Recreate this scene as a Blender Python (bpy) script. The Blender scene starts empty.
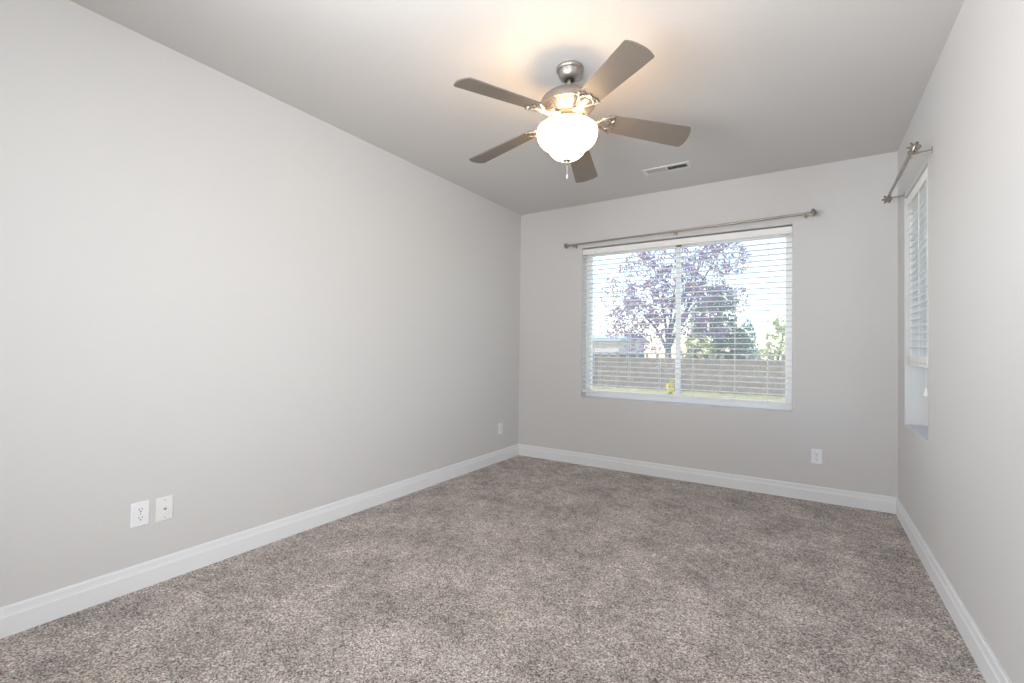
import bpy, bmesh, math, random
from mathutils import Vector, Matrix, Quaternion, noise

R = math.radians
PI = math.pi
rnd = random.Random(7)
SC = bpy.context.scene
COL = SC.collection

# ------------------------------------------------------------------ camera
CAM = Vector((2.6801, -4.3467, 1.1605))
YAW, PITCH, ROLL = R(32.59), R(0.879), R(0.669)
fw = Vector((-math.sin(YAW) * math.cos(PITCH), math.cos(YAW) * math.cos(PITCH), math.sin(PITCH)))
rt = Vector((math.cos(YAW), math.sin(YAW), 0))
upv = rt.cross(fw)
rt2 = rt * math.cos(ROLL) + upv * math.sin(ROLL)
up2 = -rt * math.sin(ROLL) + upv * math.cos(ROLL)
cd = bpy.data.cameras.new('camera')
cd.sensor_width = 36.0
cd.lens = 464.1 * 36.0 / 1024.0
cd.clip_start = 0.05
cd.clip_end = 300
cam = bpy.data.objects.new('camera', cd)
COL.objects.link(cam)
m = Matrix((rt2, up2, -fw)).transposed().to_4x4()
m.translation = CAM
cam.matrix_world = m
SC.camera = cam

# ------------------------------------------------------------------ sky, sun, room light, exposure
SC.view_settings.view_transform = 'Standard'
SC.view_settings.look = 'None'
SC.view_settings.gamma = 1.0
SC.view_settings.use_curve_mapping = False
SC.view_settings.exposure = 0.0
w = bpy.data.worlds.new('world')
SC.world = w
w.use_nodes = True
nt = w.node_tree
nt.nodes.clear()
sky = nt.nodes.new('ShaderNodeTexSky')
sky.sky_type = 'NISHITA'
sky.sun_disc = False
sky.sun_elevation = R(40)
sky.sun_rotation = R(-70)
sky.air_density = 1.0
sky.dust_density = 1.0
sky.ozone_density = 1.0
bg = nt.nodes.new('ShaderNodeBackground')
bg.inputs[1].default_value = 0.50
wo = nt.nodes.new('ShaderNodeOutputWorld')
nt.links.new(sky.outputs[0], bg.inputs[0])
nt.links.new(bg.outputs[0], wo.inputs[0])
SC.cycles.max_bounces = 10
SC.cycles.diffuse_bounces = 6
SC.cycles.transparent_max_bounces = 16
SC.cycles.sample_clamp_indirect = 6.0


def lamp(name, kind, loc, power, color, **kw):
    d = bpy.data.lights.new(name, kind)
    d.energy = power
    d.color = color
    for k, v in kw.items():
        setattr(d, k, v)
    o = bpy.data.objects.new(name, d)
    COL.objects.link(o)
    o.location = loc
    return o


def aim(o, d):
    o.rotation_euler = Vector(d).to_track_quat('-Z', 'Y').to_euler()


sun = lamp('sun', 'SUN', (-10, -8, 12), 3.0, (1.0, 0.93, 0.82), angle=R(0.6))
aim(sun, (0.68, 0.50, -0.52))
# added area lamp by the rear wall, fills the room from behind the viewer
rear = lamp('rear_fill', 'AREA', (1.6, -7.1, 1.4), 18, (0.985, 0.985, 0.985), shape='RECTANGLE', size=2.9, size_y=2.3)
aim(rear, (0.0, 1.0, 0.0))
# added soft lamp in place of a bounced flash, lifts the ceiling
flash = lamp('flash_fill', 'AREA', (1.9, -4.55, 1.35), 26, (0.97, 0.985, 1.0), shape='DISK', size=0.9, spread=R(110))
aim(flash, (0.20, 1.0, 0.90))
# added lamps, one per side behind the viewer, each brightening the opposite wall
side = lamp('right_fill', 'AREA', (3.10, -5.1, 1.45), 32, (0.95, 0.98, 1.0), shape='RECTANGLE', size=0.9, size_y=1.6, spread=R(80))
aim(side, (-1.0, 0.95, 0.0))
fill = lamp('left_fill', 'AREA', (0.12, -5.3, 1.55), 37, (0.90, 0.95, 1.0), shape='RECTANGLE', size=0.9, size_y=1.6, spread=R(80))
aim(fill, (1.0, 0.95, 0.03))

# ------------------------------------------------------------------ materials


def new_mat(name):
    mt = bpy.data.materials.new(name)
    mt.use_nodes = True
    return mt, mt.node_tree, mt.node_tree.nodes['Principled BSDF']


def mat(name, col, rough=0.5, metal=0.0, spec=0.5, var=0.0, vscale=30, bump=0.0, bscale=60, emit=None, estr=0.0, trans=0.0):
    mt, t, b = new_mat(name)
    b.inputs['Base Color'].default_value = (*col, 1)
    b.inputs['Roughness'].default_value = rough
    b.inputs['Metallic'].default_value = metal
    b.inputs['Specular IOR Level'].default_value = spec
    tc = t.nodes.new('ShaderNodeTexCoord')
    if var > 0:
        n = t.nodes.new('ShaderNodeTexNoise')
        n.inputs['Scale'].default_value = vscale
        n.inputs['Detail'].default_value = 4
        cr = t.nodes.new('ShaderNodeValToRGB')
        cr.color_ramp.elements[0].position = 0.3
        cr.color_ramp.elements[1].position = 0.7
        cr.color_ramp.elements[0].color = (*[c * (1 - var) for c in col], 1)
        cr.color_ramp.elements[1].color = (*[min(1, c * (1 + var)) for c in col], 1)
        t.links.new(tc.outputs['Object'], n.inputs['Vector'])
        t.links.new(n.outputs['Fac'], cr.inputs['Fac'])
        t.links.new(cr.outputs['Color'], b.inputs['Base Color'])
    if bump > 0:
        n2 = t.nodes.new('ShaderNodeTexNoise')
        n2.inputs['Scale'].default_value = bscale
        n2.inputs['Detail'].default_value = 3
        bp = t.nodes.new('ShaderNodeBump')
        bp.inputs['Strength'].default_value = bump
        bp.inputs['Distance'].default_value = 0.01
        t.links.new(tc.outputs['Object'], n2.inputs['Vector'])
        t.links.new(n2.outputs['Fac'], bp.inputs['Height'])
        t.links.new(bp.outputs['Normal'], b.inputs['Normal'])
    if emit:
        b.inputs['Emission Color'].default_value = (*emit, 1)
        b.inputs['Emission Strength'].default_value = estr
    return mt


M = {}
M['wall'] = mat('greige_wall_paint', (0.635, 0.626, 0.620), 0.55, spec=0.3, bump=0.09, bscale=60)
M['ceil'] = mat('ceiling_paint', (0.64, 0.625, 0.612), 0.8, spec=0.2, bump=0.09, bscale=40)
M['trim'] = mat('white_trim_paint', (0.79, 0.805, 0.825), 0.4, var=0.01, vscale=6)
M['vinyl'] = mat('white_window_vinyl', (0.93, 0.94, 0.95), 0.35, var=0.01, vscale=6)
M['slat'] = mat('white_blind_slat', (0.89, 0.885, 0.87), 0.4, var=0.015, vscale=12)
M['cord'] = mat('white_blind_cord', (0.86, 0.86, 0.86), 0.7, var=0.03, vscale=90)
M['nickel'] = mat('brushed_nickel', (0.40, 0.37, 0.345), 0.36, metal=0.9, var=0.04, vscale=40)
M['rod'] = mat('satin_nickel_rod', (0.40, 0.36, 0.32), 0.34, metal=0.85, var=0.04, vscale=40)
M['dark'] = mat('dark_metal', (0.05, 0.045, 0.04), 0.5, metal=0.3, var=0.05, vscale=30)
M['plate'] = mat('white_plastic_plate', (0.84, 0.85, 0.87), 0.35, var=0.01, vscale=30)
M['plate2'] = mat('off_white_plastic_plate', (0.80, 0.80, 0.79), 0.4, var=0.01, vscale=30)
M['slot'] = mat('dark_socket_slot', (0.10, 0.10, 0.10), 0.6, var=0.05, vscale=30)
M['steel'] = mat('screw_steel', (0.45, 0.45, 0.45), 0.35, metal=0.8, var=0.03, vscale=60)
M['ventwhite'] = mat('white_register_enamel', (0.74, 0.73, 0.71), 0.4, var=0.01, vscale=20)
M['duct'] = mat('duct_shade', (0.03, 0.03, 0.03), 0.8, var=0.1, vscale=20)


def blade_mat():
    mt, t, b = new_mat('taupe_fan_blade')
    b.inputs['Roughness'].default_value = 0.42
    tc = t.nodes.new('ShaderNodeTexCoord')
    mp = t.nodes.new('ShaderNodeMapping')
    mp.inputs['Scale'].default_value = (3, 60, 3)
    n = t.nodes.new('ShaderNodeTexNoise')
    n.inputs['Scale'].default_value = 4
    n.inputs['Detail'].default_value = 5
    cr = t.nodes.new('ShaderNodeValToRGB')
    cr.color_ramp.elements[0].color = (0.155, 0.13, 0.108, 1)
    cr.color_ramp.elements[1].color = (0.205, 0.175, 0.148, 1)
    t.links.new(tc.outputs['Object'], mp.inputs[0])
    t.links.new(mp.outputs[0], n.inputs['Vector'])
    t.links.new(n.outputs['Fac'], cr.inputs['Fac'])
    t.links.new(cr.outputs['Color'], b.inputs['Base Color'])
    return mt


M['blade'] = blade_mat()
M['bowl'] = mat('lit_frosted_glass_bowl', (0.92, 0.90, 0.86), 0.25, emit=(1.0, 0.66, 0.36), estr=9.0, var=0.01, vscale=10)


def carpet_mat():
    mt, t, b = new_mat('speckled_carpet')
    b.inputs['Roughness'].default_value = 1.0
    b.inputs['Specular IOR Level'].default_value = 0.05
    tc = t.nodes.new('ShaderNodeTexCoord')

    def noi(scale, detail=2, rough=0.5):
        n = t.nodes.new('ShaderNodeTexNoise')
        n.inputs['Scale'].default_value = scale
        n.inputs['Detail'].default_value = detail
        n.inputs['Roughness'].default_value = rough
        t.links.new(tc.outputs['Object'], n.inputs['Vector'])
        return n
    # tufts: one random tone per yarn end
    vo = t.nodes.new('ShaderNodeTexVoronoi')
    vo.inputs['Scale'].default_value = 215
    t.links.new(tc.outputs['Object'], vo.inputs['Vector'])
    sep = t.nodes.new('ShaderNodeSeparateColor')
    t.links.new(vo.outputs['Color'], sep.inputs[0])
    cr = t.nodes.new('ShaderNodeValToRGB')
    cr.color_ramp.interpolation = 'CONSTANT'
    es = cr.color_ramp.elements
    es[0].position = 0.0
    es[0].color = (0.24, 0.20, 0.178, 1)
    es[1].position = 0.22
    es[1].color = (0.43, 0.375, 0.34, 1)
    for p, c in ((0.45, (0.56, 0.50, 0.465)), (0.68, (0.70, 0.645, 0.61)), (0.88, (0.88, 0.84, 0.81))):
        e = es.new(p)
        e.color = (*c, 1)
    t.links.new(sep.outputs[0], cr.inputs['Fac'])
    # brushed pile: lighter and darker patches where the pile lies over
    n1 = noi(3.4, 4, 0.6)
    n2 = noi(14.0, 3, 0.6)
    mx = t.nodes.new('ShaderNodeMix')
    mx.data_type = 'FLOAT'
    mx.inputs[0].default_value = 0.42
    t.links.new(n1.outputs['Fac'], mx.inputs[2])
    t.links.new(n2.outputs['Fac'], mx.inputs[3])
    mr = t.nodes.new('ShaderNodeMapRange')
    mr.inputs['From Min'].default_value = 0.36
    mr.inputs['From Max'].default_value = 0.62
    mr.inputs['To Min'].default_value = 0.70
    mr.inputs['To Max'].default_value = 1.20
    t.links.new(mx.outputs[0], mr.inputs['Value'])
    mul = t.nodes.new('ShaderNodeMix')
    mul.data_type = 'RGBA'
    mul.blend_type = 'MULTIPLY'
    mul.inputs[0].default_value = 1.0
    t.links.new(cr.outputs['Color'], mul.inputs[6])
    t.links.new(mr.outputs['Result'], mul.inputs[7])
    t.links.new(mul.outputs[2], b.inputs['Base Color'])
    n3 = noi(260, 2)
    bp = t.nodes.new('ShaderNodeBump')
    bp.inputs['Strength'].default_value = 0.7
    bp.inputs['Distance'].default_value = 0.01
    t.links.new(n3.outputs['Fac'], bp.inputs['Height'])
    t.links.new(bp.outputs['Normal'], b.inputs['Normal'])
    return mt


M['carpet'] = carpet_mat()


def glass_mat():
    mt = bpy.data.materials.new('hazed_window_glass')
    mt.use_nodes = True
    t = mt.node_tree
    t.nodes.clear()
    tr = t.nodes.new('ShaderNodeBsdfTransparent')
    tr.inputs[0].default_value = (0.95, 0.97, 0.97, 1)
    gl = t.nodes.new('ShaderNodeBsdfGlossy')
    gl.inputs['Roughness'].default_value = 0.02
    fr = t.nodes.new('ShaderNodeFresnel')
    fr.inputs[0].default_value = 1.10
    du = t.nodes.new('ShaderNodeBsdfTranslucent')
    du.inputs[0].default_value = (0.92, 0.94, 1.0, 1)
    md = t.nodes.new('ShaderNodeMixShader')      # translucent veil mixed in for the haze and glare over the view
    md.inputs[0].default_value = 0.08
    mx = t.nodes.new('ShaderNodeMixShader')
    o = t.nodes.new('ShaderNodeOutputMaterial')
    t.links.new(tr.outputs[0], md.inputs[1])
    t.links.new(du.outputs[0], md.inputs[2])
    t.links.new(fr.outputs[0], mx.inputs[0])
    t.links.new(md.outputs[0], mx.inputs[1])
    t.links.new(gl.outputs[0], mx.inputs[2])
    t.links.new(mx.outputs[0], o.inputs[0])
    return mt


M['glass'] = glass_mat()


def leaf_mat(name, c0, c1, trans=0.35):
    mt = bpy.data.materials.new(name)
    mt.use_nodes = True
    t = mt.node_tree
    b = t.nodes['Principled BSDF']
    b.inputs['Roughness'].default_value = 0.6
    b.inputs['Specular IOR Level'].default_value = 0.2
    tc = t.nodes.new('ShaderNodeTexCoord')
    n = t.nodes.new('ShaderNodeTexNoise')
    n.inputs['Scale'].default_value = 1.6
    n.inputs['Detail'].default_value = 5
    n.inputs['Roughness'].default_value = 0.7
    cr = t.nodes.new('ShaderNodeValToRGB')
    cr.color_ramp.elements[0].position = 0.35
    cr.color_ramp.elements[1].position = 0.65
    cr.color_ramp.elements[0].color = (*c0, 1)
    cr.color_ramp.elements[1].color = (*c1, 1)
    t.links.new(tc.outputs['Object'], n.inputs['Vector'])
    t.links.new(n.outputs['Fac'], cr.inputs['Fac'])
    t.links.new(cr.outputs['Color'], b.inputs['Base Color'])
    tl = t.nodes.new('ShaderNodeBsdfTranslucent')
    t.links.new(cr.outputs['Color'], tl.inputs[0])
    mx = t.nodes.new('ShaderNodeMixShader')
    mx.inputs[0].default_value = trans
    o = t.nodes['Material Output']
    t.links.new(b.outputs[0], mx.inputs[1])
    t.links.new(tl.outputs[0], mx.inputs[2])
    t.links.new(mx.outputs[0], o.inputs[0])
    return mt


M['plum'] = leaf_mat('purple_plum_leaf', (0.27, 0.22, 0.46), (0.54, 0.30, 0.38))
M['green'] = leaf_mat('mid_green_leaf', (0.20, 0.25, 0.19), (0.30, 0.36, 0.23))
M['yellowgreen'] = leaf_mat('yellow_green_leaf', (0.42, 0.46, 0.13), (0.58, 0.56, 0.20))
M['bluegreen'] = leaf_mat('blue_green_needle', (0.22, 0.36, 0.37), (0.30, 0.45, 0.43))
M['paleleaf'] = leaf_mat('pale_yellow_green_leaf', (0.52, 0.57, 0.24), (0.66, 0.68, 0.30))
M['yellowflower'] = leaf_mat('bright_yellow_petal', (0.90, 0.72, 0.04), (0.95, 0.82, 0.08))
M['bark'] = mat('grey_bark', (0.16, 0.17, 0.21), 0.9, var=0.25, vscale=12)
M['fence'] = mat('weathered_cedar_board', (0.25, 0.185, 0.135), 0.85, var=0.18, vscale=3)
M['fencerail'] = mat('weathered_cedar_rail', (0.30, 0.23, 0.175), 0.85, var=0.15, vscale=5)
M['lawn'] = mat('dry_green_lawn', (0.50, 0.43, 0.18), 0.95, var=0.25, vscale=1.5)
M['stucco'] = mat('beige_pink_stucco', (0.72, 0.62, 0.57), 0.9, var=0.05, vscale=4)
M['gap_shade'] = mat('slate_grey_gap_shade', (0.13, 0.15, 0.18), 0.9, var=0.1, vscale=4)
M['roof'] = mat('pale_grey_roof_shingle', (0.55, 0.60, 0.66), 0.9, var=0.1, vscale=8)

# ------------------------------------------------------------------ mesh helpers


class MB:
    def __init__(s):
        s.bm = bmesh.new()

    def box(s, lo, hi, bev=0.0, mtx=None):
        vs = []
        for z in (lo[2], hi[2]):
            for x, y in ((lo[0], lo[1]), (hi[0], lo[1]), (hi[0], hi[1]), (lo[0], hi[1])):
                vs.append(s.bm.verts.new((x, y, z)))
        fs = [s.bm.faces.new([vs[i] for i in q]) for q in ((3, 2, 1, 0), (4, 5, 6, 7), (0, 1, 5, 4), (1, 2, 6, 5), (2, 3, 7, 6), (3, 0, 4, 7))]
        if bev > 0:
            es = list({e for f in fs for e in f.edges})
            r = bmesh.ops.bevel(s.bm, geom=es, offset=bev, segments=2, affect='EDGES', profile=0.5)
            vs = list({v for f in r['faces'] for v in f.verts} | {v for v in vs if v.is_valid})
        if mtx is not None:
            bmesh.ops.transform(s.bm, matrix=mtx, verts=[v for v in vs if v.is_valid])
        return s

    def lathe(s, prof, n=48, center=(0, 0, 0), axis=None):
        """prof: list of (r, z); revolves round z, then turns z onto axis."""
        rings = []
        q = Vector((0, 0, 1)).rotation_difference(Vector(axis)) if axis is not None else Quaternion()
        c = Vector(center)
        for r, z in prof:
            if r < 1e-6:
                rings.append([s.bm.verts.new(c + q @ Vector((0, 0, z)))])
            else:
                rings.append([s.bm.verts.new(c + q @ Vector((r * math.cos(2 * PI * i / n), r * math.sin(2 * PI * i / n), z))) for i in range(n)])
        for a, b in zip(rings, rings[1:]):
            for i in range(n):
                j = (i + 1) % n
                if len(a) == 1 and len(b) == 1:
                    break
                if len(a) == 1:
                    s.bm.faces.new((a[0], b[j], b[i]))
                elif len(b) == 1:
                    s.bm.faces.new((a[i], a[j], b[0]))
                else:
                    s.bm.faces.new((a[i], a[j], b[j], b[i]))
        return s

    def tube(s, pts, r, n=10, cap=True):
        pts = [Vector(p) for p in pts]
        rr = r if isinstance(r, (list, tuple)) else [r] * len(pts)
        rings = []
        ref = None
        for i, p in enumerate(pts):
            d = (pts[min(i + 1, len(pts) - 1)] - pts[max(i - 1, 0)]).normalized()
            if ref is None:
                ref = d.orthogonal().normalized()
            else:
                ref = (ref - d * ref.dot(d)).normalized()
            b = d.cross(ref)
            rings.append([s.bm.verts.new(p + (ref * math.cos(2 * PI * k / n) + b * math.sin(2 * PI * k / n)) * rr[i]) for k in range(n)])
        for a, b in zip(rings, rings[1:]):
            for k in range(n):
                s.bm.faces.new((a[k], a[(k + 1) % n], b[(k + 1) % n], b[k]))
        if cap:
            s.bm.faces.new(list(reversed(rings[0])))
            s.bm.faces.new(rings[-1])
        return s

    def prism(s, poly, z0, z1, mtx=None):
        """poly: list of (x, y) counter-clockwise, extruded along z."""
        a = [s.bm.verts.new((x, y, z0)) for x, y in poly]
        b = [s.bm.verts.new((x, y, z1)) for x, y in poly]
        n = len(poly)
        s.bm.faces.new(list(reversed(a)))
        s.bm.faces.new(b)
        for i in range(n):
            s.bm.faces.new((a[i], a[(i + 1) % n], b[(i + 1) % n], b[i]))
        if mtx is not None:
            bmesh.ops.transform(s.bm, matrix=mtx, verts=a + b)
        return s

    def sphere(s, c, r, n=16):
        k = n // 2
        return s.lathe([(r * math.sin(PI * i / k), -r * math.cos(PI * i / k)) for i in range(k + 1)], n, c)

    def build(s, name, material, parent=None, smooth=False, loc=None, angle=40):
        me = bpy.data.meshes.new(name)
        bmesh.ops.recalc_face_normals(s.bm, faces=s.bm.faces[:])
        s.bm.to_mesh(me)
        s.bm.free()
        me.materials.append(material)
        if smooth:
            for p in me.polygons:
                p.use_smooth = True
            try:
                me.set_sharp_from_angle(angle=R(angle))
            except Exception:
                pass
        o = bpy.data.objects.new(name, me)
        COL.objects.link(o)
        if parent is not None:
            o.parent = parent
        if loc is not None:
            o.location = loc
        return o


def tag(o, label, cat, group=None, kind=None):
    o['label'] = label
    o['category'] = cat
    if group:
        o['group'] = group
    if kind:
        o['kind'] = kind
    return o


def empty(name, loc=(0, 0, 0)):
    o = bpy.data.objects.new(name, None)
    o.empty_display_size = 0.1
    COL.objects.link(o)
    o.location = loc
    return o


def copy_part(o, parent):
    c = o.copy()
    COL.objects.link(c)
    c.parent = parent
    for ch in list(o.children):
        copy_part(ch, c)
    return c


# ------------------------------------------------------------------ room shell
W, H, REAR = 3.226, 2.635, -7.3
TH = 0.21
WX0, WX1, WZ0, WZ1 = 0.735, 2.568, 0.679, 2.190      # back window opening
VY0, VY1, VZ0, VZ1 = -1.000, -0.272, 0.682, 2.212    # right window opening (y range)


def wall_with_hole(name, u0, u1, z0, z1, hole, place):
    """A wall slab of thickness TH; place(u, depth, z) gives the point; hole = (a, b, c, d) or None."""
    bm = bmesh.new()
    if hole is None:
        us, zs = [u0, u1], [z0, z1]
    else:
        us, zs = [u0, hole[0], hole[1], u1], [z0, hole[2], hole[3], z1]
    V = {}
    for d in (0, TH):
        for i, u in enumerate(us):
            for j, z in enumerate(zs):
                V[d, i, j] = bm.verts.new(place(u, d, z))
    nu, nz = len(us) - 1, len(zs) - 1
    for i in range(nu):
        for j in range(nz):
            if hole is not None and i == 1 and j == 1:
                continue
            for d in (0, TH):
                bm.faces.new((V[d, i, j], V[d, i + 1, j], V[d, i + 1, j + 1], V[d, i, j + 1]))
    for j in range(nz):
        for i in (0, nu):
            bm.faces.new((V[0, i, j], V[TH, i, j], V[TH, i, j + 1], V[0, i, j + 1]))
    for i in range(nu):
        for j in (0, nz):
            bm.faces.new((V[0, i, j], V[0, i + 1, j], V[TH, i + 1, j], V[TH, i, j]))
    if hole is not None:
        for a, b in (((1, 1), (2, 1)), ((2, 1), (2, 2)), ((2, 2), (1, 2)), ((1, 2), (1, 1))):
            bm.faces.new((V[0, *a], V[0, *b], V[TH, *b], V[TH, *a]))
        es = []
        ring = [V[0, 1, 1], V[0, 2, 1], V[0, 2, 2], V[0, 1, 2]]
        for k in range(4):
            for e in ring[k].link_edges:
                if e.other_vert(ring[k]) is ring[(k + 1) % 4]:
                    es.append(e)
        bmesh.ops.recalc_face_normals(bm, faces=bm.faces[:])
        bmesh.ops.bevel(bm, geom=es, offset=0.009, segments=3, affect='EDGES', profile=0.5)
    b = MB()
    b.bm.free()
    b.bm = bm
    return b.build(name, M['wall'])


o = wall_with_hole('wall_back', 0.0, W, 0, H, (WX0, WX1, WZ0, WZ1), lambda u, d, z: (u, d, z))
tag(o, 'greige painted back wall around the wide slider window', 'wall', kind='structure')
o = wall_with_hole('wall_right', REAR, 0.0, 0, H, (VY0, VY1, VZ0, VZ1), lambda u, d, z: (W + d, u, z))
tag(o, 'greige textured wall along the right with the narrow window', 'wall', kind='structure')
o = wall_with_hole('wall_left', REAR, 0.0, 0, H, None, lambda u, d, z: (-d, u, z))
tag(o, 'long plain greige wall on the left', 'wall', kind='structure')
o = wall_with_hole('wall_front', 0, W, 0, H, None, lambda u, d, z: (u, REAR - d, z))
tag(o, 'greige wall closing the room behind the viewer', 'wall', kind='structure')
b = MB()
b.box((-TH, REAR - TH, -0.12), (W + TH, TH, 0))
o = b.build('floor', M['carpet'])
tag(o, 'speckled taupe cut pile carpet floor', 'floor', kind='structure')
b = MB()
b.box((-TH, REAR - TH, H), (W + TH, TH, H + 0.12))
o = b.build('ceiling', M['ceil'])
tag(o, 'flat textured greige ceiling', 'ceiling', kind='structure')

BH, BT = 0.118, 0.015
bprof = [(0, 0), (BT, 0), (BT, BH * 0.66), (BT - 0.0025, BH * 0.70), (BT - 0.004, BH * 0.78), (BT - 0.0045, BH * 0.94), (BT - 0.008, BH), (0, BH)]


def baseboard(name, p0, p1, nrm, label):
    """profile extruded from p0 to p1; nrm points into the room; ends mitred by the thickness."""
    b = MB()
    p0, p1, nrm = Vector((*p0, 0)), Vector((*p1, 0)), Vector((*nrm, 0))
    d = (p1 - p0).normalized()
    A = [b.bm.verts.new(p0 + nrm * t + d * t + Vector((0, 0, z))) for t, z in bprof]
    B = [b.bm.verts.new(p1 + nrm * t - d * t + Vector((0, 0, z))) for t, z in bprof]
    n = len(bprof)
    for i in range(n):
        b.bm.faces.new((A[i], A[(i + 1) % n], B[(i + 1) % n], B[i]))
    b.bm.faces.new(list(reversed(A)))
    b.bm.faces.new(B)
    o = b.build(name, M['trim'])
    return tag(o, label, 'baseboard', kind='structure')


baseboard('baseboard_left', (0, REAR), (0, 0), (1, 0), 'white baseboard running along the long left wall')
baseboard('baseboard_back', (0, 0), (W, 0), (0, -1), 'white baseboard under the back window wall')
baseboard('baseboard_right', (W, REAR), (W, 0), (-1, 0), 'white baseboard along the right wall')

# ------------------------------------------------------------------ windows


def slider_window(name, width, height, origin, rotz, label, mid=None):
    """Local frame: x along the wall, y outward, z up; origin at lower left of the opening on the wall face."""
    root = empty(name, origin)
    root.rotation_euler = (0, 0, rotz)
    tag(root, label, 'window', kind='structure')
    f = 0.042
    y0, y1 = 0.122, 0.200
    b = MB()
    b.box((0, y0, 0), (f, y1, height)).box((width - f, y0, 0), (width, y1, height))
    b.box((f, y0, 0), (width - f, y1, f)).box((f, y0, height - f), (width - f, y1, height))
    b.build('window_frame', M['vinyl'], root)
    mid = width / 2 if mid is None else mid
    for k, (a, c, ya) in enumerate(((f, mid + 0.022, 0.134), (mid - 0.022, width - f, 0.162))):
        sw = 0.040
        s = MB()
        s.box((a, ya, f), (a + (sw if k else 0.006), ya + 0.026, height - f))
        s.box((c - (0.010 if k else 0.044), ya, f), (c, ya + 0.026, height - f))
        s.box((a, ya, f), (c, ya + 0.026, f + 0.012)).box((a, ya, height - f - 0.02), (c, ya + 0.026, height - f))
        so = s.build('sash', M['vinyl'], root)
        g = MB()
        g.box((a + 0.004, ya + 0.010, f + 0.006), (c - 0.004, ya + 0.014, height - f - 0.006))
        g.build('glass_pane', M['glass'], so)
    return root


slider_window('window_1', WX1 - WX0, WZ1 - WZ0, (WX0, 0, WZ0), 0, 'wide white vinyl slider window in the back wall', mid=1.651 - WX0)
slider_window('window_2', VY1 - VY0, VZ1 - VZ0, (W, VY1, VZ0), -PI / 2, 'narrow white vinyl window recessed in the right wall')

# ------------------------------------------------------------------ blinds (local: x along, y outward, z up from opening foot)


def slat_mesh(length, depth=0.050, t=0.0034, crown=0.0045):
    b = MB()
    n = 6
    top, bot = [], []
    for i in range(n + 1):
        u = i / n
        z = crown * (1 - (2 * u - 1) ** 2)
        top.append((u * depth, z + t))
        bot.append((u * depth, z))
    poly = bot + list(reversed(top))
    A = [b.bm.verts.new((0, y - depth / 2, z)) for y, z in poly]
    B = [b.bm.verts.new((length, y - depth / 2, z)) for y, z in poly]
    k = len(poly)
    for i in range(k):
        b.bm.faces.new((A[i], A[(i + 1) % k], B[(i + 1) % k], B[i]))
    b.bm.faces.new(A)
    b.bm.faces.new(list(reversed(B)))
    return b


def make_blind(name, width, top, origin, rotz, label, front, foot, pitch, ladders, gap=0.003, stack=0, tilts=None, wand=None, tassel=None):
    root = empty(name, origin)
    root.rotation_euler = (0, 0, rotz)
    tag(root, label, 'window blind', 'horizontal slat blinds in the window recesses')
    L = width - 2 * gap
    yc = front + 0.034
    # valance with a moulded face, in front of the headrail
    b = MB()
    vh = 0.056
    prof = [(0.000, 0.006), (0.004, 0.0), (0.012, 0.0), (0.012, vh), (0.003, vh), (0.0, vh - 0.006), (0.002, vh - 0.012), (0.002, 0.012)]
    A = [b.bm.verts.new((gap, front + y, top - vh + z)) for y, z in prof]
    B = [b.bm.verts.new((gap + L, front + y, top - vh + z)) for y, z in prof]
    k = len(prof)
    for i in range(k):
        b.bm.faces.new((A[i], A[(i + 1) % k], B[(i + 1) % k], B[i]))
    b.bm.faces.new(A)
    b.bm.faces.new(list(reversed(B)))
    b.build('valance', M['slat'], root)
    b = MB()
    b.box((gap + 0.004, front + 0.014, top - 0.046), (gap + L - 0.004, front + 0.062, top + 0.002), 0.002)
    b.build('headrail', M['slat'], root)
    zt = top - 0.075
    rail_top = foot + 0.024
    zs = []
    z = zt
    zstack = rail_top + 0.0036 * stack
    while z > zstack + pitch * 0.55:
        zs.append(z)
        z -= pitch
    zs += [rail_top + 0.0036 * (i + 0.3) for i in reversed(range(stack))]
    first = slat_mesh(L - 0.006).build('slat', M['slat'], root)
    for i, z in enumerate(zs):
        s = first
        if i:
            s = first.copy()
            COL.objects.link(s)
            s.parent = root
        s.location = (gap + 0.003 + rnd.uniform(-.001, .001), yc, z)
        a = rnd.uniform(-0.012, 0.012)
        if tilts and i in tilts:
            a = tilts[i]
        s.rotation_euler = (a, 0, rnd.uniform(-0.0006, 0.0006))
    b = MB()
    b.box((gap + 0.003, yc - 0.025, foot), (gap + L - 0.003, yc + 0.025, foot + 0.022), 0.004)
    b.build('bottom_rail', M['slat'], root)
    for x in ladders:
        b = MB()
        for y in (yc - 0.0275, yc + 0.0275):
            b.tube([(x, y, top - 0.03), (x, y, foot + 0.01)], 0.0016, 6)
        for z in zs[:len(zs) - stack]:
            b.tube([(x, yc - 0.0275, z - 0.0015), (x, yc + 0.0275, z - 0.0015)], 0.0007, 4)
        b.build('ladder_cord', M['cord'], root)
    if wand:
        x, z0 = wand
        b = MB()
        b.tube([(x, front - 0.004, top - 0.045), (x, front - 0.006, top - 0.06), (x, front - 0.005, z0)], [0.0025, 0.004, 0.004], 6)
        b.lathe([(0, z0 - 0.03), (0.006, z0 - 0.026), (0.005, z0)], 10, (x, front - 0.005, 0))
        w_ = b.build('tilt_wand', M['cord'], root, True)
        b = MB()
        b.lathe([(0.0045, -0.004), (0.0045, 0.004), (0, 0.004)], 10, (x, front - 0.004, top - 0.043))
        b.build('wand_hook', M['dark'], w_, True)
    if tassel:
        x, z0 = tassel
        b = MB()
        b.tube([(x, front - 0.003, top - 0.05), (x, front - 0.004, z0)], 0.0009, 6)
        b.build('lift_cord', M['cord'], root)
        b = MB()
        b.lathe([(0.0, 0.0), (0.004, -0.002), (0.006, -0.02), (0.011, -0.045), (0.011, -0.05), (0, -0.052)], 12, (x, front - 0.004, z0))
        b.build('tassel', M['cord'], root, True)
    return root


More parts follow.
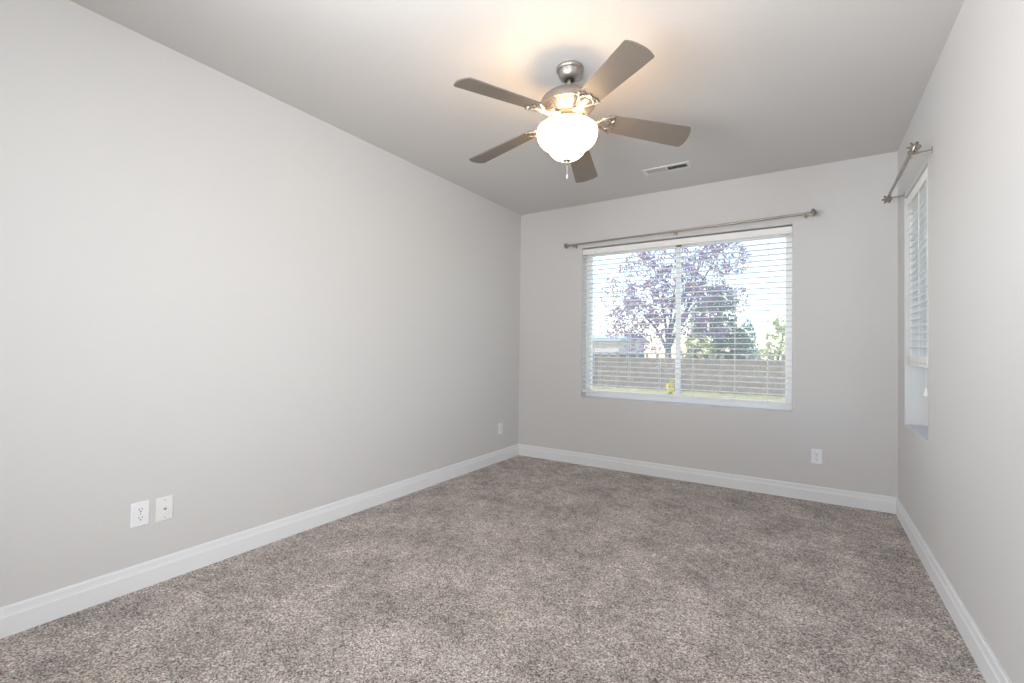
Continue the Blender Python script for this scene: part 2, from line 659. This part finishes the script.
make_blind('window_blind', WX1 - WX0, WZ1 - WZ0 - 0.013, (WX0, 0, WZ0), 0,
           'wide white slat blind lowered fully over the back window', 0.010, 0.052, 0.0463,
           [0.185, 0.485, 0.775, 1.07, 1.41, 1.66], tilts={25: 0.13}, wand=(0.140, 0.26))
make_blind('window_blind', VY1 - VY0, VZ1 - VZ0 - 0.005, (W, VY1, VZ0), -PI / 2,
           'narrow white slat blind half raised over the right wall window', 0.010, 0.395, 0.0446,
           [0.125, 0.385, 0.63], gap=0.016, stack=11, tassel=(0.650, 0.29))

# ------------------------------------------------------------------ curtain rods


def finial(d):
    """A cage ball finial pointing along unit vector d from the origin."""
    b = MB()
    d = Vector(d)
    b.lathe([(0.0, 0.0), (0.012, 0.0), (0.013, 0.004), (0.012, 0.009), (0.008, 0.012), (0.0085, 0.016), (0.006, 0.018), (0, 0.018)], 16, axis=d)
    q = Vector((0, 0, 1)).rotation_difference(d)
    n = 6
    for k in range(n):
        pts = []
        for i in range(9):
            u = i / 8
            a = 2 * PI * k / n + 0.9 * u
            r = 0.0045 + 0.0225 * math.sin(PI * u) ** 0.8
            pts.append(q @ Vector((r * math.cos(a), r * math.sin(a), 0.013 + 0.038 * u)))
        b.tube(pts, [0.0026 + 0.0022 * math.sin(PI * i / 8) for i in range(9)], 6)
    b.sphere(q @ Vector((0, 0, 0.050)), 0.0060, 10)
    b.sphere(q @ Vector((0, 0, 0.032)), 0.0165, 14)
    return b


def bracket(y_wall=0.085):
    """Local: rod at origin runs along x, wall face is at y = +y_wall."""
    b = MB()
    b.box((-0.008, y_wall - 0.0035, -0.024), (0.008, y_wall, 0.010), 0.001)
    b.tube([(0, y_wall - 0.003, -0.006), (0, 0.03, -0.010), (0, 0.012, -0.015), (0, 0.0, -0.0165)], 0.0045, 8)
    pts = [(0, 0.0148 * math.cos(a), 0.0148 * math.sin(a)) for a in [R(-200 + 22 * i) for i in range(11)]]
    b.tube(pts, 0.0034, 6)
    b.lathe([(0, -0.036), (0.0050, -0.035), (0.0050, -0.026), (0.003, -0.025), (0.003, -0.014)], 10)
    for z in (-0.019, 0.005):
        b.lathe([(0.0, -0.003), (0.003, -0.002), (0.0035, 0.0)], 8, (0, y_wall - 0.0035, z), (0, 1, 0))
    return b


def curtain_rod(name, origin, rotz, length, split, label, brackets, rise=0.0, off=0.085):
    root = empty(name, origin)
    root.rotation_euler = (0, -math.atan2(rise, length), rotz)
    tag(root, label, 'curtain rod', 'bare metal curtain rods above the windows')
    b = MB()
    b.tube([(split - 0.02, 0, 0), (length, 0, 0)], 0.0095, 16)
    b.lathe([(0.0080, 0), (0.0103, 0.001), (0.0103, 0.012), (0.0095, 0.013)], 16, (split - 0.02, 0, 0), (1, 0, 0))
    b.build('outer_rod', M['rod'], root, True)
    b = MB()
    b.tube([(0, 0, 0), (split, 0, 0)], 0.0080, 16)
    b.build('inner_rod', M['rod'], root, True)
    for x, d in ((0, (-1, 0, 0)), (length, (1, 0, 0))):
        f = finial(d).build('finial', M['rod'], root, True)
        f.location = (x, 0, 0)
    for x in brackets:
        br = bracket(off).build('bracket', M['rod'], root, True)
        br.location = (x, 0, 0)
    return root


curtain_rod('curtain_rod', (0.627, -0.085, 2.2143), 0, 2.050, 1.008, 'long nickel curtain rod with cage ball ends above the back window',
            [0.050, 1.040, 2.030], rise=0.026)
curtain_rod('curtain_rod', (W - 0.085, -0.252, 2.236), -PI / 2, 0.912, 0.44, 'short nickel curtain rod seen end on, on the right wall',
            [0.035, 0.877])

# ------------------------------------------------------------------ outlets (local: x along, y out of the wall face is -y, z up)


def rrect(w_, h_, r, n=4):
    pts = []
    for cx, cy, a0 in ((w_ / 2 - r, h_ / 2 - r, 0), (-w_ / 2 + r, h_ / 2 - r, 90), (-w_ / 2 + r, -h_ / 2 + r, 180), (w_ / 2 - r, -h_ / 2 + r, 270)):
        for i in range(n + 1):
            a = R(a0 + 90 * i / n)
            pts.append((cx + r * math.cos(a), cy + r * math.sin(a)))
    return pts


TOWALL = Matrix.Rotation(R(90), 4, 'X')   # x,y,z -> x,-z,y : extrusion comes out along -y


def plate_bm(w_=0.073, h_=0.1145):
    b = MB()
    outer, inner = rrect(w_, h_, 0.004), rrect(w_ - 0.007, h_ - 0.007, 0.003)
    n = len(outer)
    A = [b.bm.verts.new(TOWALL @ Vector((x, y, 0))) for x, y in outer]
    B = [b.bm.verts.new(TOWALL @ Vector((x, y, 0.0028))) for x, y in outer]
    C = [b.bm.verts.new(TOWALL @ Vector((x, y, 0.0055))) for x, y in inner]
    for P, Q in ((A, B), (B, C)):
        for i in range(n):
            b.bm.faces.new((P[i], P[(i + 1) % n], Q[(i + 1) % n], Q[i]))
    b.bm.faces.new(C)
    b.bm.faces.new(list(reversed(A)))
    return b


def screw(parent, z):
    b = MB()
    b.lathe([(0.0, 0.0014), (0.0025, 0.001), (0.0032, 0)], 12, (0, -0.0055, z), (0, -1, 0))
    return b.build('screw', M['steel'], parent, True)


def outlet_root(name, loc, rotz, label, cat, group=None):
    o = empty(name, loc)
    o.rotation_euler = (0, 0, rotz)
    return tag(o, label, cat, group)


def duplex(loc, rotz, label):
    root = outlet_root('duplex_outlet', loc, rotz, label, 'power outlet', 'wall outlets and plates near the baseboards')
    plate_bm().build('cover_plate', M['plate'], root)
    for z in (0.0195, -0.0195):
        b = MB()
        poly = []
        for i in range(28):
            a = 2 * PI * i / 28
            poly.append((0.0172 * math.cos(a), max(-0.0142, min(0.0142, 0.0172 * math.sin(a)))))
        b.prism(poly, 0.0054, 0.0072, Matrix.Translation((0, 0, z)) @ TOWALL)
        f = b.build('receptacle', M['plate'], root)
        for x, hh in ((-0.0064, 0.0046), (0.0064, 0.0038)):
            s = MB()
            s.box((x - 0.0013, -0.0075, z + 0.0045 - hh), (x + 0.0013, -0.0069, z + 0.0045 + hh))
            s.build('slot', M['slot'], f)
        s = MB()
        s.lathe([(0, 0.0004), (0.0031, 0.0006), (0.0031, 0)], 12, (0, -0.0071, z - 0.0068), (0, -1, 0))
        s.build('ground_hole', M['slot'], f)
    screw(root, 0)
    return root


duplex((0, -3.423, 0.353), PI / 2, 'white double socket outlet nearest the viewer on the left wall')
duplex((2.735, 0, 0.347), 0, 'white double socket outlet low on the back wall right of the window')
root = outlet_root('cable_wall_plate', (0, -3.324, 0.351), PI / 2, 'off-white cable plate with one round jack beside the left outlet', 'wall plate', 'wall outlets and plates near the baseboards')
plate_bm().build('cover_plate', M['plate2'], root)
b = MB()
b.lathe([(0.0, 0.006), (0.0022, 0.006), (0.0022, 0.009), (0.0045, 0.009), (0.0045, 0.002), (0.0062, 0.002), (0.0062, 0.0)], 16, (0, -0.0055, 0), (0, -1, 0))
b.build('coaxial_jack', M['steel'], root, True)
screw(root, 0.042)
screw(root, -0.042)
root = outlet_root('wall_outlet', (0, -0.359, 0.335), PI / 2, 'small white plate far down the left wall near the back corner', 'power outlet', 'wall outlets and plates near the baseboards')
plate_bm().build('cover_plate', M['plate'], root)
b = MB()
b.prism(rrect(0.033, 0.066, 0.002), 0.005, 0.0068, TOWALL)
ins = b.build('receptacle', M['plate2'], root)
for z in (0.017, -0.017):
    for x in (-0.0064, 0.0064):
        s = MB()
        s.box((x - 0.0011, -0.0072, z), (x + 0.0011, -0.0066, z + 0.008))
        s.build('slot', M['slot'], ins)
screw(root, 0.049)
screw(root, -0.049)

# ------------------------------------------------------------------ ceiling register
VX0, VX1, RY0, RY1 = 1.527, 1.893, -0.597, -0.470
root = empty('ceiling_vent', ((VX0 + VX1) / 2, (RY0 + RY1) / 2, H))
tag(root, 'white two-way air register in the ceiling near the back wall', 'ceiling vent')
hw, hd, fr = (VX1 - VX0) / 2, (RY1 - RY0) / 2, 0.026
b = MB()
for lo, hi in (((-hw, -hd), (hw, -hd + fr)), ((-hw, hd - fr), (hw, hd)), ((-hw, -hd + fr), (-hw + fr, hd - fr)), ((hw - fr, -hd + fr), (hw, hd - fr))):
    b.box((lo[0], lo[1], -0.006), (hi[0], hi[1], 0.0))
b.box((-0.006, -hd + fr, -0.006), (0.006, hd - fr, 0.0))
b.build('frame', M['ventwhite'], root)
b = MB()
b.box((-hw + fr, -hd + fr, -0.0012), (hw - fr, hd - fr, -0.0004))  # flat dark sheet, painted as the shade inside the duct
b.build('duct_shade_sheet', M['duct'], root)
nl = 11
for side in (-1, 1):
    for i in range(nl):
        x = side * (0.006 + (hw - fr - 0.006) * (i + 0.5) / nl)
        s = MB()
        ang = R(34) * (1 if side < 0 else -1)
        s.box((-0.0005, -hd + fr, -0.0065), (0.0005, hd - fr, 0.0065), mtx=Matrix.Translation((x, 0, -0.0068)) @ Matrix.Rotation(ang, 4, 'Y'))
        s.build('louver', M['ventwhite'], root)
for x in (-hw + 0.011, hw - 0.011):
    s = MB()
    s.lathe([(0.0, 0.0015), (0.003, 0.001), (0.0036, 0)], 12, (x, 0, -0.006), (0, 0, -1))
    s.build('screw', M['steel'], root, True)

# ------------------------------------------------------------------ ceiling fan
TILT = Matrix.Rotation(R(-2.73), 4, rt)
FC = Vector((1.6077, -2.1550, 2.3795))
froot = Vector((FC.x, FC.y, H))
fan = empty('ceiling_fan', froot)
tag(fan, 'brushed nickel ceiling fan with five taupe blades and a lit frosted bowl', 'ceiling fan')


def fpart(b, name, mt, parent=fan, smooth=True, tilt=True, angle=40):
    o = b.build(name, mt, parent, smooth, angle=angle)
    return o


b = MB()
b.lathe([(0.0, 0.0), (0.066, 0.0), (0.070, -0.004), (0.070, -0.016), (0.066, -0.021), (0.060, -0.024), (0.058, -0.030), (0.056, -0.044), (0.048, -0.057), (0.034, -0.066), (0.028, -0.067), (0.026, -0.063), (0.0, -0.058)], 56)
can = fpart(b, 'canopy', M['nickel'])
can.location = Vector((rt.x, rt.y, 0)) * 0.008 - Vector((fw.x, fw.y, 0)) * 0.014
b = MB()
b.lathe([(0.0235, -0.064), (0.0250, -0.0675), (0.015, -0.0690), (0.013, -0.072)], 32)
b.build('ball_socket', M['dark'], can, True)
b = MB()
b.tube([can.location + Vector((0, 0, -0.055)), Vector((0, 0, -0.122))], 0.0105, 28)
b.lathe([(0.0, -0.116), (0.016, -0.117), (0.019, -0.120), (0.021, -0.134)], 28)
fpart(b, 'downrod', M['nickel'])
b = MB()
b.lathe([(0.0, -0.123), (0.060, -0.123), (0.086, -0.126), (0.094, -0.132), (0.106, -0.140), (0.126, -0.154), (0.139, -0.170), (0.1445, -0.186), (0.1445, -0.200), (0.141, -0.204), (0.138, -0.206), (0.132, -0.209), (0.098, -0.243), (0.090, -0.247), (0.0, -0.247)], 72)
motor = fpart(b, 'motor_housing', M['nickel'])
b = MB()
for k in range(60):
    a = 2 * PI * k / 60
    d0 = Vector((math.cos(a), math.sin(a), 0))
    b.tube([d0 * 0.1335 + Vector((0, 0, -0.2105)), d0 * 0.101 + Vector((0, 0, -0.2425))], 0.0022, 5)
b.build('vent_ribs', M['nickel'], motor, True)
b = MB()
b.lathe([(0.088, -0.2465), (0.088, -0.2500), (0.052, -0.2505), (0.052, -0.247)], 40)
fpart(b, 'flywheel', M['dark'])
b = MB()
b.lathe([(0.048, -0.247), (0.050, -0.262), (0.050, -0.322), (0.046, -0.328), (0.0, -0.328)], 40)
sw = fpart(b, 'switch_housing', M['nickel'])
for k in range(3):
    a = 2 * PI * k / 3 + 0.4
    d0 = Vector((math.cos(a), math.sin(a), 0))
    b = MB()
    b.tube([d0 * 0.04 + Vector((0, 0, -0.306)), d0 * 0.137 + Vector((0, 0, -0.314))], 0.005, 8)
    b.build('bowl_holder', M['nickel'], sw, True)
# glass bowl, open at the top
prof = [(0.134, -0.309), (0.147, -0.312), (0.1555, -0.320), (0.159, -0.333), (0.158, -0.350), (0.154, -0.368), (0.145, -0.386), (0.131, -0.401), (0.114, -0.411), (0.104, -0.419), (0.096, -0.431), (0.085, -0.447), (0.067, -0.464), (0.045, -0.475), (0.020, -0.481), (0.0, -0.482)]
b = MB()
b.lathe(prof + [(max(0.0, r - 0.004), z + 0.004) for r, z in reversed(prof[1:-1])] + [(0.130, -0.309), (0.134, -0.309)], 64)
bowl = fpart(b, 'light_bowl', M['bowl'])
bowl['label'] = 'glowing frosted glass bowl'
b = MB()
b.lathe([(0.0, -0.481), (0.021, -0.482), (0.019, -0.486), (0.010, -0.489), (0.008, -0.494), (0.009, -0.499), (0.005, -0.505), (0.0, -0.507)], 24)
fin = fpart(b, 'finial', M['nickel'])
b = MB()
b.tube([(0.0, 0.0, -0.505), (0.002, 0, -0.53), (0.002, 0.0, -0.562)], 0.0008, 6)
for i in range(18):
    b.sphere((0.001 + 0.001 * min(1, i / 9), 0, -0.508 - 0.003 * i), 0.0012, 8)
b.lathe([(0.0, -0.556), (0.002, -0.558), (0.0030, -0.572), (0.002, -0.580), (0, -0.581)], 12, (0.002, 0, 0))
fpart(b, 'pull_chain', M['cord'])

DA = [1.15, 3.11, -1.03, -1.75, -1.47]
DP = [0.47, -1.13, 1.68, -0.01, -1.01]
FL = [1.21, -1.26, -1.22, -0.14, 1.41]
DROOP = 6.27


def blade_outline():
    pts = []
    r0, r1 = 0.207, 0.652
    h0, h1 = 0.0555, 0.0725
    # root, slightly rounded corners; tip arc with rounded corners
    pts += [(r0, -h0 + 0.012), (r0 + 0.004, -h0 + 0.003), (r0 + 0.014, -h0)]
    for i in range(1, 7):
        u = i / 6
        pts.append((r0 + (r1 - 0.030 - r0) * u, -(h0 + (h1 - h0) * u)))
    for i in range(5):
        a = R(-90 + 65 * i / 4)
        pts.append((r1 - 0.024 + 0.011 * math.cos(a), -(h1 - 0.011) + 0.011 * math.sin(a)))
    for i in range(1, 8):
        u = -1 + 2 * i / 8
        pts.append((r1 - 0.0135 * (u * u), u * (h1 - 0.006)))
    for i in range(5):
        a = R(25 + 65 * i / 4)
        pts.append((r1 - 0.024 + 0.011 * math.cos(a), (h1 - 0.011) + 0.011 * math.sin(a)))
    for i in range(5, -1, -1):
        u = i / 6
        pts.append((r0 + (r1 - 0.030 - r0) * u if i else r0 + 0.014, (h0 + (h1 - h0) * u)))
    pts += [(r0 + 0.004, h0 - 0.003), (r0, h0 - 0.012)]
    return pts


def make_blade():
    b = MB()
    b.prism(blade_outline(), -0.003, 0.003)
    es = [e for e in b.bm.edges if abs(e.verts[0].co.z - e.verts[1].co.z) < 1e-6]
    bmesh.ops.bevel(b.bm, geom=es, offset=0.0015, segments=2, affect='EDGES')
    return b


def make_bracket():
    """Decorative blade iron: arm from the flywheel, two horns and a scalloped plate under the blade."""
    b = MB()
    # arm (in blade frame: x radial, z up; the motor is above)
    arm = [(0.066, 0, 0.004), (0.095, 0, -0.002), (0.120, 0, -0.012), (0.150, 0, -0.014), (0.180, 0, -0.010), (0.218, 0, -0.008)]
    for dy in (-0.009, 0.0, 0.009):
        b.tube([(x, y + dy, z) for x, y, z in arm], [0.0065, 0.0065, 0.006, 0.006, 0.006, 0.005], 8)
    # horns sweeping out to the blade edges
    for s in (-1, 1):
        pts = []
        for i in range(11):
            u = i / 10
            pts.append((0.150 + 0.085 * u + 0.016 * math.sin(PI * u), s * (0.006 + 0.052 * math.sin(PI / 2 * u)), -0.012 + 0.005 * min(1, u * 1.6)))
        b.tube(pts, [0.0062 - 0.0022 * i / 10 for i in range(11)], 8)
        pts = []
        for i in range(9):
            u = i / 8
            pts.append((0.205 + 0.024 * math.cos(PI * 1.2 * u), s * (0.012 + 0.026 * math.sin(PI * u)), -0.007))
        b.tube(pts, 0.0042, 6)
    # slim scalloped edge bar under the blade root
    bar = []
    for i in range(25):
        v = -1 + 2 * i / 24
        bar.append((0.226 + 0.014 * abs(math.cos(1.5 * PI * v)) + 0.008 * (1 - abs(v)), v * 0.052, -0.0065))
    b.tube(bar, 0.0042, 6)
    b.prism([(0.186, -0.012), (0.232, -0.009), (0.240, 0.0), (0.232, 0.009), (0.186, 0.012)], -0.0085, -0.0032)
    return b


bl0 = None
for k in range(5):
    ang = R(-38.63 + 72 * k + DA[k])
    pit, fl = R(-12.89 + DP[k]), R(FL[k] - DROOP)
    d = Vector((math.cos(ang) * math.cos(fl), math.sin(ang) * math.cos(fl), math.sin(fl)))
    n = Vector((-math.sin(ang), math.cos(ang), 0))
    u_ = d.cross(n)
    yv = n * math.cos(pit) + u_ * math.sin(pit)
    zv = d.cross(yv)
    mt4 = Matrix((d, yv, zv)).transposed().to_4x4()
    mt4.translation = (0, 0, FC.z - H)
    if bl0 is None:
        bl0 = make_blade().build('blade', M['blade'], fan)
        br = make_bracket().build('blade_bracket', M['nickel'], bl0, True)
        for x, y in ((0.222, -0.030), (0.236, 0.0), (0.222, 0.030)):
            s = MB()
            s.lathe([(0.0, -0.0105), (0.003, -0.010), (0.0042, -0.0075)], 10, (x, y, 0))
            s.build('screw', M['steel'], bl0, True)
        bl = bl0
    else:
        bl = copy_part(bl0, fan)
    bl.matrix_local = TILT @ mt4

# bulbs inside the open bowl
for k in range(3):
    a = 2 * PI * k / 3 + 1.4
    p = froot + Vector((0.088 * math.cos(a), 0.088 * math.sin(a), -0.325))
    lamp('bulb', 'POINT', p, 1.3, (1.0, 0.66, 0.36), shadow_soft_size=0.045)

# ------------------------------------------------------------------ outdoors
GZ = -0.72
b = MB()
b.box((-60, TH + 0.02, GZ - 0.2), (40, 70, GZ))
b.box((W + TH + 0.02, -30, GZ - 0.2), (30, TH + 0.02, GZ))
o = b.build('lawn', M['lawn'])
tag(o, 'dry yellow green lawn outside the back window', 'lawn', kind='structure')

FY = 18.0
fence = empty('wooden_fence', (0, FY, GZ))
tag(fence, 'weathered brown board fence across the yard outside', 'fence')
FT = 0.80 - GZ
x = -10.2
while x < 13:
    b = MB()
    nb = 16
    for i in range(nb):
        bx0 = x + 0.05 + (2.3 / nb) * i
        zt = FT + rnd.uniform(-0.012, 0.012)
        b.box((bx0, -0.012 + rnd.uniform(-.004, .004), 0.04), (bx0 + 2.3 / nb - 0.008, 0.012, zt))
    for z in (0.3, FT - 0.2):
        b.box((x + 0.05, 0.012, z), (x + 2.35, 0.05, z + 0.09))
    b.build('board_panel', M['fence'], fence)
    b = MB()
    b.box((x, 0.0, FT + 0.17), (x + 2.4, 0.05, FT + 0.24))
    for i in range(5):
        b.box((x + 0.02 + 0.48 * i, 0.005, FT), (x + 0.14 + 0.48 * i, 0.045, FT + 0.18))
    b.build('top_rail', M['fencerail'], fence)
    b = MB()
    b.box((x - 0.05, 0.0, 0), (x + 0.05, 0.1, FT + 0.24))
    b.prism([(-0.065, -0.065), (0.065, -0.065), (0.065, 0.065), (-0.065, 0.065)], FT + 0.24, FT + 0.27, Matrix.Translation((x, 0.05, 0)))
    b.build('post', M['fencerail'], fence)
    x += 2.4

# neighbour's house beyond the fence
hs = empty('house', (-13.5, 27.0, GZ))
tag(hs, 'beige neighbouring house beyond the fence at the left', 'house')
b = MB()
b.box((-6, 0, 1.55), (5.0, 6, 2.55))
b.build('wall', M['stucco'], hs)
b = MB()
b.box((-6.02, -0.02, 0.0), (5.02, 6.02, 1.55))  # dark band added as the shade seen through the fence gaps
b.build('gap_shade_band', M['gap_shade'], hs)
b = MB()
b.prism([(-0.5, 2.50), (6.5, 2.50), (6.5, 2.62), (3.0, 3.05), (-0.5, 2.62)], -6.4, 5.3, Matrix.Rotation(R(90), 4, 'Z') @ Matrix.Rotation(R(90), 4, 'X'))
b.build('roof', M['roof'], hs)


def leaf_cloud(blobs, n, size, seed, thin=0.0):
    r = random.Random(seed)
    b = MB()
    tot = sum(a * bb * c for _, (a, bb, c) in blobs)
    for cen, rad in blobs:
        k = max(8, int(n * rad[0] * rad[1] * rad[2] / tot))
        for _ in range(k):
            while True:
                v = Vector((r.uniform(-1, 1), r.uniform(-1, 1), r.uniform(-1, 1)))
                if v.length <= 1:
                    break
            if v.length > 0:
                v *= (v.length ** -0.35)
            p = Vector((cen[0] + v.x * rad[0], cen[1] + v.y * rad[1], cen[2] + v.z * rad[2]))
            if thin and noise.noise(p * 1.9 + Vector((seed, 0, 0))) < thin * 0.5 - 0.25:
                continue
            q = Quaternion((r.gauss(0, 1), r.gauss(0, 1), r.gauss(0, 1), r.gauss(0, 1))).normalized()
            s = size * r.uniform(0.6, 1.3)
            vs = [b.bm.verts.new(p + q @ Vector(c)) for c in ((-s, 0, 0), (0, -s * 0.5, s * 0.15), (s, 0, 0), (0, s * 0.5, s * 0.15))]
            b.bm.faces.new(vs)
    return b


def tree(name, base, blobs, n, size, mt, label, cat, trunk, seed, thin=0.0, branches=0, group='trees and shrubs beyond the fence'):
    root = empty(name, base)
    tag(root, label, cat, group)
    leaf_cloud(blobs, n, size, seed, thin).build('foliage', mt, root)
    r = random.Random(seed + 5)
    b = MB()
    h, rad = trunk
    b.tube([(0, 0, 0), (0.04, 0, h * 0.5), (0.0, 0, h)], [rad * 1.2, rad, rad * 0.85], 10)
    for i in range(branches):
        a = 2 * PI * i / branches + r.uniform(-.3, .3)
        cen, rd = blobs[i % len(blobs)]
        e = Vector(cen) + Vector((r.uniform(-.4, .4), r.uniform(-.4, .4), r.uniform(0, .6)))
        s0 = Vector((0, 0, h * r.uniform(0.8, 1.0)))
        mid = s0.lerp(e, 0.5) + Vector((0.15 * math.cos(a), 0.15 * math.sin(a), 0.12))
        b.tube([s0, mid, e], [rad * 0.6, rad * 0.38, rad * 0.12], 7)
    b.build('trunk', M['bark'], root)
    return root


def at(px, y):
    """x on the line of sight of a picture column, at distance y beyond the back wall (used to set plants out)."""
    t = math.tan(math.atan((px - 512) / 464.1) - YAW)
    return CAM.x + (y - CAM.y) * t


ty = 20.5
tx = at(668, ty)
tree('plum_tree', (tx, ty, GZ),
     [((-1.9, 0.2, 3.6), (1.4, 1.2, 1.2)), ((-0.8, -0.4, 4.5), (1.5, 1.3, 1.3)), ((0.4, 0.3, 5.2), (1.5, 1.3, 1.2)), ((1.7, 0.0, 5.6), (1.4, 1.2, 1.2)),
      ((2.9, 0.2, 6.4), (1.0, 1.0, 0.9)), ((1.5, -0.3, 4.1), (1.2, 1.1, 1.0)), ((-1.3, 0, 6.2), (1.4, 1.2, 1.0)), ((-2.9, 0.1, 5.0), (0.9, 0.9, 1.0)),
      ((-1.1, -0.2, 2.3), (1.5, 0.8, 0.6)), ((0.1, 0, 3.3), (1.6, 1.0, 0.9)), ((2.0, 0.2, 3.0), (1.0, 0.8, 0.7)), ((3.2, 0.0, 4.4), (0.7, 0.7, 0.7)), ((-3.1, 0, 3.2), (0.8, 0.7, 0.7)), ((0.2, 0, 7.0), (2.2, 1.2, 0.8)), ((1.9, 0, 7.4), (1.6, 1.0, 0.7))],
     30000, 0.075, M['plum'], 'purple leaved plum tree with sparse spreading crown behind the fence', 'tree', (2.3, 0.17), 3, thin=0.45, branches=6)
ty = 24.5
tree('green_tree', (at(713, ty), ty, GZ),
     [((0.1, 0, 2.3), (1.65, 0.9, 1.6)), ((0.0, 0, 3.9), (1.3, 0.8, 1.2)), ((0.4, 0, 4.9), (1.0, 0.7, 0.8)), ((1.0, 0, 1.9), (1.1, 0.8, 1.3))],
     8000, 0.11, M['green'], 'dense dark green tree right of the window mullion behind the fence', 'tree', (1.2, 0.15), 4, thin=0.1)
ty = 18.6
tree('leafy_shrub', (at(686, ty), ty, GZ),
     [((-0.05, 0, 1.9), (0.32, 0.25, 0.5)), ((0.55, 0, 2.3), (0.5, 0.25, 0.35)), ((1.1, 0, 2.0), (0.35, 0.25, 0.4))],
     420, 0.07, M['yellowgreen'], 'sunlit yellow green shrub peeking over the fence beside the mullion', 'shrub', (1.7, 0.03), 8, thin=0.4, branches=4)
ty = 27.5
tree('conifer', (at(745, ty), ty, GZ),
     [((0, 0, 1.7), (0.85, 0.7, 1.1)), ((0.05, 0, 2.8), (0.6, 0.5, 0.8)), ((0.2, 0, 3.5), (0.3, 0.25, 0.4))],
     1600, 0.11, M['bluegreen'], 'blue green conifer right of the dark green tree', 'tree', (1.2, 0.1), 9, thin=0.1)
ty = 24.0
tree('pale_tree', (at(778, ty), ty, GZ),
     [((0.1, 0, 2.2), (0.75, 0.7, 1.1)), ((0.2, 0, 3.3), (0.5, 0.5, 0.6)), ((-0.7, 0, 1.7), (0.4, 0.4, 0.35))],
     1100, 0.10, M['paleleaf'], 'pale yellow green tree at the far right of the window view', 'tree', (1.4, 0.08), 10, thin=0.35, branches=3)
# yellow flower clump in front of the fence
ty = 15.6
yf = empty('flowering_plant', (at(670.6, ty), ty, GZ))
tag(yf, 'bright yellow flowering plant in the yard left of the mullion', 'plant')
leaf_cloud([((0, 0, 0.33), (0.16, 0.12, 0.22))], 170, 0.06, 21).build('flowers', M['yellowflower'], yf)
leaf_cloud([((0.06, 0, 0.62), (0.10, 0.08, 0.10)), ((0, 0, 0.08), (0.14, 0.1, 0.08))], 70, 0.05, 22).build('leaves', M['yellowgreen'], yf)
b = MB()
for i in range(6):
    a = 2 * PI * i / 6
    b.tube([(0.03 * math.cos(a), 0.03 * math.sin(a), 0), (0.08 * math.cos(a), 0.06 * math.sin(a), 0.55)], 0.008, 5)
b.build('stems', M['green'], yf)
